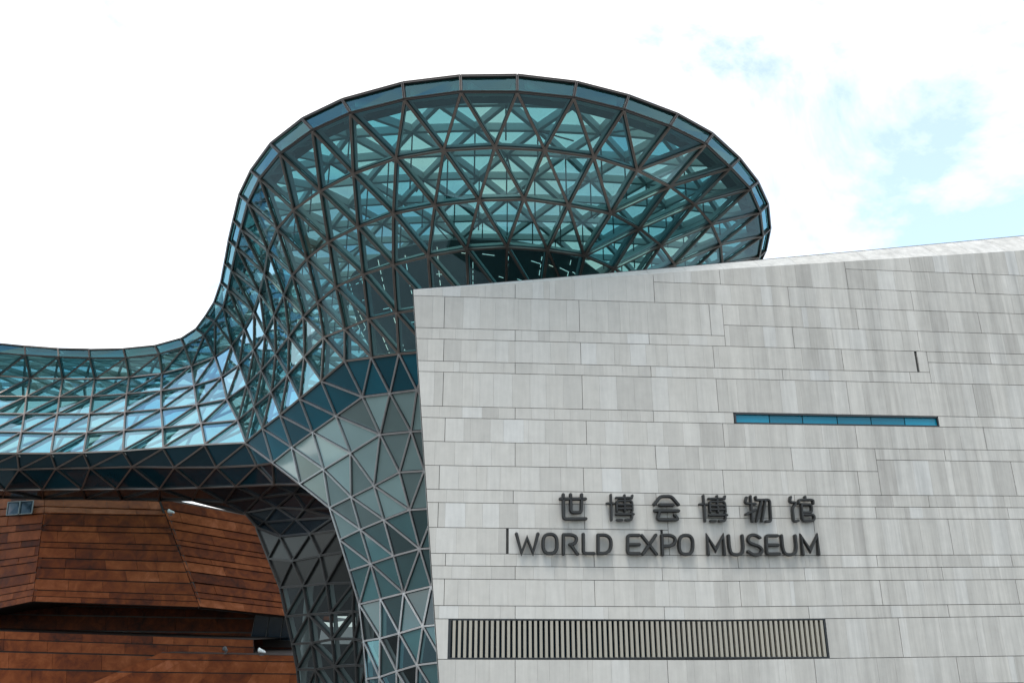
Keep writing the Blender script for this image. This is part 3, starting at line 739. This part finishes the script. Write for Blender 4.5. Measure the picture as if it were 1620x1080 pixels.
# ---- rear shell, closing the hall behind
rows_ = []
for kz, dz, sh in ((0, 0.0, 0), (1, -3.2, 1.6), (2, -6.3, 3.0), (3, -9.2, 3.6)):
    r0 = []
    for j, (x, y) in enumerate([(rim[-1].x, rim[-1].y)] + far):
        r0.append(Vector((x - (sh if x > 0 else sh * .25), y - sh, RZ + dz)))
    rows_.append(r0)
mb = MB(); mbe = MB()
for k in range(3):
    for j in range(len(rows_[0]) - 1):
        a, b, c, d = rows_[k][j], rows_[k][j + 1], rows_[k + 1][j + 1], rows_[k + 1][j]
        mb.add([a, b, c], [(0, 1, 2)]); mb.add([a, c, d], [(0, 1, 2)])
        n_ = (b - a).cross(d - a).normalized()
        for e0, e1 in ((a, b), (a, d), (a, c)): mbe.add(*bar_geo(e0, e1, n_, .16, .22, -.11))
tag(mb.build('rear_glazing', M['roofglass'], hall), kind='stuff'); tag(mbe.build('rear_frame', M['steel'], hall), kind='stuff')
# ---- inner core of the bowl: dark drum with rows of light strips
def drum(cx, cy, prof, seg, a0, a1):
    v = []; f = []
    for (r, z) in prof:
        for s in range(seg + 1):
            a = a0 + (a1 - a0) * s / seg; v.append(Vector((cx + r * math.sin(a), cy - r * math.cos(a), z)))
    for k in range(len(prof) - 1):
        for s in range(seg):
            i = k * (seg + 1) + s; f.append((i, i + 1, i + seg + 2, i + seg + 1))
    return v, f
DC_ = (-1.9, 43.6)
prof = [(2.4, CAMZ + 6.0), (3.4, CAMZ + 9.5), (5.2, CAMZ + 13.0), (6.8, CAMZ + 16.0), (7.4, CAMZ + 17.7), (7.0, CAMZ + 18.0), (0.2, CAMZ + 18.0)]
v, f_ = drum(*DC_, prof, 40, -math.pi, math.pi)
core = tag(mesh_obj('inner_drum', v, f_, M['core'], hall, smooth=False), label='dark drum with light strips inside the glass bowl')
mb = MB()
def dp(a_, z_):
    for (r0_, z0_), (r1_, z1_) in zip(prof[:4], prof[1:5]):
        if z0_ <= z_ - CAMZ + CAMZ <= z1_: rr = r0_ + (r1_ - r0_) * (z_ - z0_) / (z1_ - z0_); break
    else: rr = 7.4
    rr += .05; return Vector((DC_[0] + rr * math.sin(a_), DC_[1] - rr * math.cos(a_), z_))
for q_ in range(13):                      # dotted uprights
    a = -1.45 + 2.9 * q_ / 12; n_ = Vector((math.sin(a), -math.cos(a), 0)); z = CAMZ + 9.8
    while z < CAMZ + 17.3:
        ln = rz.uniform(.12, .34)
        if rz.random() < .8: mb.add(*bar_geo(dp(a, z), dp(a, z + ln), n_, .026, .02))
        z += ln + rz.uniform(.06, .2)
for lv in range(8):                       # slightly raking dashes
    a = -1.45
    while a < 1.45:
        z = CAMZ + 10.4 + lv * .95 - .12 * math.sin(3 * a); da_ = rz.uniform(.03, .09); n_ = Vector((math.sin(a), -math.cos(a), 0))
        if rz.random() < .55: mb.add(*bar_geo(dp(a, z), dp(a + da_, z - .05), n_, .022, .02))
        a += da_ + rz.uniform(.02, .12)
tag(mb.build('light_strips', M['strip'], core), kind='stuff')
# ---- dark partition inside the leg, open where the far court shows through
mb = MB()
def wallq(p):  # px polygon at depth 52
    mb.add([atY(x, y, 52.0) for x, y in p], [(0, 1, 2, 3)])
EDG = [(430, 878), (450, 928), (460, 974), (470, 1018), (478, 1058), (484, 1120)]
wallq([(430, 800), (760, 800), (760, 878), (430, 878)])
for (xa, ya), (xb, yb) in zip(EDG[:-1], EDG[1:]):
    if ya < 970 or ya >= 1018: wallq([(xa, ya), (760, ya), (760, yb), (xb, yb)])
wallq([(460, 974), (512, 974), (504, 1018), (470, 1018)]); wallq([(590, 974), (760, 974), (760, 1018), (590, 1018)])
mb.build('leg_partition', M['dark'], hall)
# ---- pier columns inside the leg
for (x, y0_, y1_, Y) in ((592, 850, 1118, 44.0), (489, 935, 1112, 49.0)):
    a, b = atY(x, y0_, Y), atY(x, y1_, Y)
    mb = MB(); mb.add(*tube_geo([Vector((a.x, a.y, 0)), Vector((a.x, a.y, (a.z + 1)))], 0.24, 14)); mb.build('column', M['steel'], hall, smooth=True)

# ================================================================== COPPER PAVILION
cop = empty('copper_pavilion', 'rust brown copper clad pavilion with folded walls behind the glass bridge', 'building')
rc_ = random.Random(21)
def quadpt(q, s, t):
    return (q[0] * (1 - s) + q[1] * s) * (1 - t) + (q[3] * (1 - s) + q[2] * s) * t
panels = []
def facet(name, corners, rows, lens, off=0.0, holes=(), seed=0, bias=0.5):
    """corners TL,TR,BR,BL (px,py,Y); rows: relative course heights"""
    q = [atY(*c) for c in corners]
    rr = random.Random(seed)
    nrm = (q[1] - q[0]).cross(q[3] - q[0]).normalized()
    if nrm.dot(Vector((0, 0, CAMZ)) - q[0]) < 0: nrm = -nrm
    width = ((q[1] - q[0]).length + (q[2] - q[3]).length) / 2
    tot = sum(rows); t = 0
    for hrow in rows:
        t0, t1 = t / tot, (t + hrow) / tot; t += hrow
        s = -rr.random() * lens / width
        lap = rr.uniform(0.0, 0.03)
        while s < 1:
            e_ = s + lens * rr.choice([0.5, 0.8, 1.0, 1.0, 1.0, 1.15]) / width
            if e_ > 0.985: e_ = 1.0
            a, b = max(0, s), min(1, e_)
            s = e_
            if (b - a) * width < 0.08: continue
            g_ = 0.010 / width
            tg0, tg1 = 0.03, 0.012
            hh = t1 - t0
            skip = False
            for (hx0, hx1, hy0, hy1) in holes:
                c_ = topx(quadpt(q, (a + b) / 2, (t0 + t1) / 2))
                if hx0 < c_[0] < hx1 and hy0 < c_[1] < hy1: skip = True
            if skip: continue
            v4 = [quadpt(q, a + g_, t0 + hh * .05), quadpt(q, b - g_, t0 + hh * .05), quadpt(q, b - g_, t1 - hh * .05), quadpt(q, a + g_, t1 - hh * .05)]
            pr = 0.06 + rr.uniform(-.012, .012)
            # lower edge stands a little proud, like a lapped sheet
            top = [v4[0] + nrm * (pr - .02), v4[1] + nrm * (pr - .02), v4[2] + nrm * (pr + .02), v4[3] + nrm * (pr + .02)]
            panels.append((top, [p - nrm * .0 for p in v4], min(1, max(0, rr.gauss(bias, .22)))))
    bq = [p - nrm * 0.3 for p in q]
    return bq
backs = []
FLA, FLB = (70, 812, 64.0), (52, 951, 63.6)
backs.append(facet('A', [(-190, 830, 72.0), FLA, FLB, (-190, 1001, 71.4)], [1, .62, 1.05, .6, 1.0, .6, 1.1, 1.0, .62, .62, .6], 3.2, seed=1))
backs.append(facet('B', [FLA, (262, 815.5, 66.0), (315.6, 960, 66.2), FLB], [1.25, .55, 1.2, .55, 1.1, 1.0, 1.1, 1.15, .6, .55], 2.75, seed=2))
backs.append(facet('C', [(253, 789, 66.0), (500, 835, 75.4), (532, 983, 75.4), (315.6, 960, 66.2)], [1.1, 1.2, .9, 1.1, .55, 1.05, .6, 1.05, 1.1, 1.0, .6, .9], 4.6, seed=3, bias=.55))
backs.append(facet('S1', [(-190, 790, 74.4), (72, 776, 66.5), FLA, (-190, 830, 72.0)], [.5, 1, .6], 3.4, seed=4, bias=.75))  # lighter tone bias paints sky light on the leaning parapet strip
backs.append(facet('S2', [(72, 776, 66.5), (253, 786, 68.0), (262, 815.5, 66.0), FLA], [.6, 1.15, .65], 3.2, seed=5, bias=.75))  # sky light painted in by the lighter bias here too
# recessed wall under the overhang and the lower terrace blocks
backs.append(facet('D', [(-200, 926, 70.4), (480, 945, 76.0), (480, 1036, 76.0), (-200, 1036, 70.4)], [1, .6, 1, 1, .6], 3.4, holes=((400, 466, 970, 1012),), seed=6, bias=.0))  # lowest tone bias paints the shade of the overhang into the copper
backs.append(facet('L1', [(-190, 990.5, 62.9), (401, 1011, 65.5), (401, 1130, 65.5), (-190, 1130, 62.9)], [.55, .75, 1.1, 1, .7, 1.1], 3.0, seed=7, bias=.5))
backs.append(facet('L2', [(255, 1031.5, 62.2), (486, 1036.5, 63.2), (490, 1135, 63.2), (20, 1135, 61.6)], [.5, 1, .9, .6, 1, 1], 3.0, seed=8, bias=.6))
SH = [(0, 1, 2, 3), (1, 0, 4, 5), (2, 1, 5, 6), (3, 2, 6, 7), (0, 3, 7, 4)]
nvis = 0
panels.sort(key=lambda p: -area2(p[0]))
stuffp = MB()
for i, (tp, bt, tn) in enumerate(panels):
    if i < 300: mesh_obj('copper_panel', tp + bt, SH, M['copper'], cop, tn)
    else: stuffp.add(tp + bt, SH, tn)
if stuffp.v: tag(stuffp.build('copper_sheeting', M['copper'], cop), kind='stuff')
mb = MB()
for q in backs: mb.add(q, [(0, 1, 2, 3)])
# soffits of the overhang, terrace tops, closing roof
def P3(*c): return atY(*c)
b_ = [P3(-190, 1001, 71.4), P3(*FLB), P3(315.6, 960, 66.2), P3(532, 983, 75.4)]
mb.add(b_ + [p + Vector((0, 9, 0.25)) for p in b_], [(0, 1, 5, 4), (1, 2, 6, 5), (2, 3, 7, 6)])
for a, b, dy in ((P3(-190, 990.5, 62.9), P3(401, 1011, 65.5), 12), (P3(255, 1031.5, 62.2), P3(486, 1036.5, 63.2), 14)):
    mb.add([a, b, b + Vector((0, dy, 0)), a + Vector((0, dy, 0))], [(0, 1, 2, 3)])
t_ = [P3(-190, 790, 74.4), P3(72, 776, 66.5), P3(253, 786, 68.0), P3(500, 835, 75.4)]
mb.add(t_ + [p + Vector((0, 20, 0)) for p in t_], [(0, 1, 5, 4), (1, 2, 6, 5), (2, 3, 7, 6)])
for a, b in ((FLA, FLB), ((253, 788, 66.0), (315.6, 960, 66.2)), ((72, 776, 66.5), FLA)):
    a, b = P3(*a), P3(*b); mb.add(*bar_geo(a + Vector((0, .10, 0)), b + Vector((0, .10, 0)), Vector((0, 1, 0)), .35, .5))
mb.build('wall_sheathing', M['core'], cop)
# end of the first terrace block (right return)
# windows of the pavilion
def pav_window(c, nsplit, label=None):
    q = [atY(*p) for p in c]; nrm = (q[1] - q[0]).cross(q[3] - q[0]).normalized()
    if nrm.dot(Vector((0, 0, CAMZ)) - q[0]) < 0: nrm = -nrm
    m_ = MB()
    for i in range(4): m_.add(*bar_geo(q[i], q[(i + 1) % 4], nrm, .06, .06))
    for k in range(1, nsplit): m_.add(*bar_geo(quadpt(q, k / nsplit, 0), quadpt(q, k / nsplit, 1), nrm, .06, .12))
    w_ = m_.build('window', M['lampdark'] if nsplit > 2 else M['gutter'], cop)
    for k in range(nsplit):
        a, b = k / nsplit, (k + 1) / nsplit
        mesh_obj('pane', [quadpt(q, a, 1), quadpt(q, b, 1), quadpt(q, b, 0), quadpt(q, a, 0)], [(0, 1, 2, 3)], M['nightglass'], w_)
    return w_
pav_window([(13.5, 794.5, 66.2), (53.5, 792, 65.0), (50.5, 812, 64.0), (10.5, 815, 65.0)], 2)
pav_window([(404, 973, 75.2), (470, 979, 75.6), (466, 1013, 75.6), (397, 1009, 75.2)], 3)

# ---- floodlights on the terraces
def floodlight(px, py, Y, yaw, label, dark=False):
    p = atY(px, py, Y)
    e_ = empty('floodlight', label, 'floodlight', 'floodlights on the copper pavilion'); e_.location = p; e_.rotation_euler = (0, 0, yaw)
    m_ = MB(); m_.add(*tube_geo([Vector((0, 0, -.28)), Vector((0, 0, 0))], .05, 8)); m_.add(*bar_geo(Vector((-.12, 0, -.28)), Vector((.12, 0, -.28)), Vector((0, 0, 1)), .2, .04))
    m_.build('bracket', M['lampdark'], e_)
    m_ = MB(); v = []
    for x_, r in ((-.28, .06), (-.2, .09), (.12, .13), (.24, .17), (.25, .15)):
        for k in range(10):
            a = 2 * math.pi * k / 10; v.append(Vector((x_, r * math.cos(a), .02 + r * math.sin(a) + x_ * .25)))
    f_ = [(i * 10 + k, i * 10 + (k + 1) % 10, (i + 1) * 10 + (k + 1) % 10, (i + 1) * 10 + k) for i in range(4) for k in range(10)] + [tuple(range(9, -1, -1)), tuple(range(40, 50))]
    m_.add(v, f_); m_.build('lamp_head', M['lampdark' if dark else 'lampwhite'], e_)
floodlight(108, 804.5, 65.6, 2.6, 'white floodlight beside the double window of the copper parapet')
floodlight(271, 809.5, 65.4, 2.8, 'white floodlight above the right fold of the copper wall')
floodlight(357, 1027.5, 62.4, 2.2, 'black floodlight on the lower copper terrace', True)
floodlight(414.5, 1029.5, 62.4, 2.8, 'white floodlight on the lower copper terrace near the glass leg')

# ================================================================== SIGN LETTERS
def fillet(p, r=0.11):
    P = [Vector(q) for q in p]; res = [p[0]]
    for i in range(1, len(P) - 1):
        a, b, c = P[i - 1], P[i], P[i + 1]
        ra = min(r, (a - b).length * .48); rb = min(r, (c - b).length * .48)
        s_, e_ = b + (a - b).normalized() * ra, b + (c - b).normalized() * rb
        for t in (0, .25, .5, .75, 1): res.append(tuple(s_ * (1 - t) ** 2 + b * 2 * t * (1 - t) + e_ * t * t))
    return res + [p[-1]]
def chaikin(p, n=1):
    for _ in range(n):
        r = [p[0]]
        for a, b in zip(p[:-1], p[1:]):
            r += [(a[0] * .75 + b[0] * .25, a[1] * .75 + b[1] * .25), (a[0] * .25 + b[0] * .75, a[1] * .25 + b[1] * .75)]
        r.append(p[-1]); p = r
    return p
LW, LD, LS = 0.066, 0.085, 0.10      # stroke half width, half depth, stand-off
def stroke(mb, pts, hw=LW):
    """rounded bar swept along pts given as (u,z) on the facade"""
    seg = 10
    n_ = len(pts); rings = []
    P = [Vector(p) for p in pts]
    d0 = (P[1] - P[0]).normalized(); d1 = (P[-1] - P[-2]).normalized()
    stations = []
    for ang in (80, 50, 20): stations.append((P[0] - d0 * hw * math.sin(rad(ang)), d0, math.cos(rad(ang))))
    for i in range(n_):
        if i == 0: d = d0
        elif i == n_ - 1: d = d1
        else:
            a = (P[i] - P[i - 1]).normalized(); b = (P[i + 1] - P[i]).normalized(); d = (a + b)
            d = d.normalized() if d.length > 1e-4 else a
        m_ = 1.0
        if 0 < i < n_ - 1:
            c = max(0.5, d.dot((P[i] - P[i - 1]).normalized())); m_ = 1 / c
        stations.append((P[i], d, m_))
    for ang in (20, 50, 80): stations.append((P[-1] + d1 * hw * math.sin(rad(ang)), d1, math.cos(rad(ang))))
    prof = [(-1, -1), (-1, .35), (-.55, 1), (.55, 1), (1, .35), (1, -1)]
    v = []
    for p, d, m_ in stations:
        s = Vector((-d.y, d.x))
        sc_ = m_
        for x_, y_ in prof:
            q = p + s * (x_ * hw * sc_)
            v.append(wp(q.x, q.y, LS + LD + y_ * LD * min(1, 0.6 + 0.4 * min(1, sc_)) ))
    k = len(prof); f = []
    for i in range(len(stations) - 1):
        for j in range(k): f.append((i * k + j, (i + 1) * k + j, (i + 1) * k + (j + 1) % k, i * k + (j + 1) % k))
    f += [tuple(range(k - 1, -1, -1)), tuple(range((len(stations) - 1) * k, len(stations) * k))]
    mb.add(v, f)
def pin(mb, u, z): mb.add(*tube_geo([wp(u, z, -.005), wp(u, z, LS + .03)], 0.018, 6))
def glyph(name, parent, ox, strokes, label, hw=LW):
    mb = MB()
    for st in strokes:
        sm = 0
        if st and st[0] in ('c', 'cc'): sm = len(st[0]); st = st[1:]
        px = [(ox + x / 7.043, 770 + y / 7.043) for x, y in st]
        uz = [wall_uz(x, y, LS + LD) for x, y in px]
        if sm == 1: uz = fillet(uz)
        if sm == 2: uz = chaikin(uz, 2)
        stroke(mb, uz, hw); pin(mb, *uz[0]); pin(mb, *uz[-1])
    o_ = mb.build(name, M['letter'], parent); tag(o_, label=label); return o_
def oval(cx, cy, hw_, hh):
    pts = []
    for k in range(25):
        a = 2 * math.pi * k / 24; c, s = math.cos(a), math.sin(a)
        pts.append((cx + hw_ * math.copysign(abs(c) ** .75, c), cy + hh * math.copysign(abs(s) ** .75, s)))
    return pts
A_, B_ = 870, 1090
cs = empty('chinese_sign', 'dark grey raised Chinese characters 世博会博物馆 on the limestone wall', 'sign')
def bo(dx, sk=0):
    def q(x, y): return (x + dx + sk * (y - 85) / 290.0, y + (10 if dx else 0))
    S = [[q(635, 183), q(712, 183)], [q(678, 88), q(685, 368)], [q(738, 120), q(912, 120), q(918, 96)], [q(830, 92), q(833, 268)],
         ['c', q(745, 268), q(742, 152), q(914, 152), q(918, 262)], [q(748, 196), q(914, 196)], [q(748, 239), q(914, 239)],
         [q(738, 302), q(930, 302)], ['c', q(912, 280), q(914, 366), q(845, 366)], [q(750, 366), q(802, 366)]]
    return S
HWC = 0.058
glyph('character', cs, A_, [[(115, 132), (395, 132)], ['c', (148, 85), (152, 355), (400, 352)], ['c', (230, 85), (234, 283), (350, 283), (353, 85)]], 'character 世', .062)
glyph('character', cs, A_, bo(0), 'first character 博, after 世', .047)
glyph('character', cs, A_, [['c', (1160, 195), (1232, 103), (1352, 103), (1430, 195)], [(1225, 198), (1370, 198)], [(1168, 264), (1432, 264)], ['c', (1218, 276), (1196, 362), (1432, 362), (1392, 312)]], 'character 会', .062)
glyph('character', cs, B_, bo(-520, 14), 'second character 博, before 物', .047)
glyph('character', cs, B_, [['c', (640, 118), (622, 180), (738, 188)], [(684, 105), (706, 382)], [(636, 304), (742, 252)], ['c', (742, 112), (744, 146), (898, 140), (912, 384), (858, 382)], [(806, 152), (752, 380)], [(850, 152), (812, 380)]], 'character 物', .05)
glyph('character', cs, B_, [['c', (1132, 112), (1120, 170), (1198, 172), (1150, 235), (1166, 385), (1216, 375)], [(1292, 110), (1292, 136)], ['c', (1222, 182), (1222, 142), (1382, 142), (1382, 184)], ['c', (1250, 192), (1264, 376), (1396, 374), (1392, 306), (1266, 306)], ['c', (1256, 194), (1362, 194), (1368, 284), (1262, 284)]], 'character 馆', .05)
es = empty('english_sign', 'dark grey raised letters WORLD EXPO MUSEUM on the limestone wall', 'sign')
def cvt(p): return [((640 + x / 3.1755 - 870) * 7.043, (740 + y / 3.1755 - 770) * 7.043) for x, y in p]
HL = .060
glyph('letter', es, A_, [cvt([(562, 330), (588, 425), (616, 352), (645, 425), (670, 330)])], 'letter W', HL)
glyph('letter', es, A_, [oval((640 + 731 / 3.1755 - 870) * 7.043, (740 + 380 / 3.1755 - 770) * 7.043, 78, 108)], 'letter O of WORLD', HL)
glyph('letter', es, A_, [[(150, 745), (150, 532)], ['cc', (150, 530), (250, 528), (300, 560), (290, 615), (250, 638), (222, 640)], [(232, 642), (308, 745)]], 'letter R', HL)
glyph('letter', es, A_, [['c', (372, 525), (373, 738), (490, 738)]], 'letter L', HL)
glyph('letter', es, A_, [['cc', (545, 533), (630, 532), (682, 580), (682, 690), (625, 738), (545, 737)], [(536, 533), (536, 737)]], 'letter D', HL)
glyph('letter', es, A_, [['c', (992, 536), (866, 536), (866, 740), (998, 740)], [(876, 639), (996, 639)]], 'first letter E, in EXPO', HL)
glyph('letter', es, A_, [[(1024, 538), (1188, 748)], [(1180, 534), (1034, 748)]], 'letter X', HL)
glyph('letter', es, A_, [[(1246, 536), (1255, 752)], ['cc', (1246, 536), (1350, 534), (1400, 570), (1390, 630), (1340, 656), (1258, 656)]], 'letter P', HL)
glyph('letter', es, A_, [oval(1516, 642, 77, 106)], 'letter O of EXPO', HL)
glyph('letter', es, B_, [[(215, 750), (201, 546), (297, 700), (378, 544), (396, 750)]], 'first letter M of MUSEUM', HL)
glyph('letter', es, B_, [['cc', (440, 542), (450, 690), (480, 752), (580, 752), (606, 690), (592, 542)]], 'first letter U of MUSEUM', HL)
glyph('letter', es, B_, [['cc', (788, 562), (740, 532), (680, 534), (650, 590), (690, 632), (775, 652), (822, 700), (790, 750), (720, 756), (660, 718)]], 'letter S', HL)
glyph('letter', es, B_, [['c', (985, 541), (858, 541), (866, 745), (1004, 743)], [(870, 644), (992, 644)]], 'letter E of MUSEUM', HL)
glyph('letter', es, B_, [['cc', (1030, 542), (1043, 690), (1075, 752), (1170, 752), (1198, 690), (1182, 542)]], 'last letter U of MUSEUM', HL)
glyph('letter', es, B_, [[(1270, 750), (1247, 548), (1350, 705), (1424, 544), (1446, 750)]], 'last letter M of MUSEUM', HL)
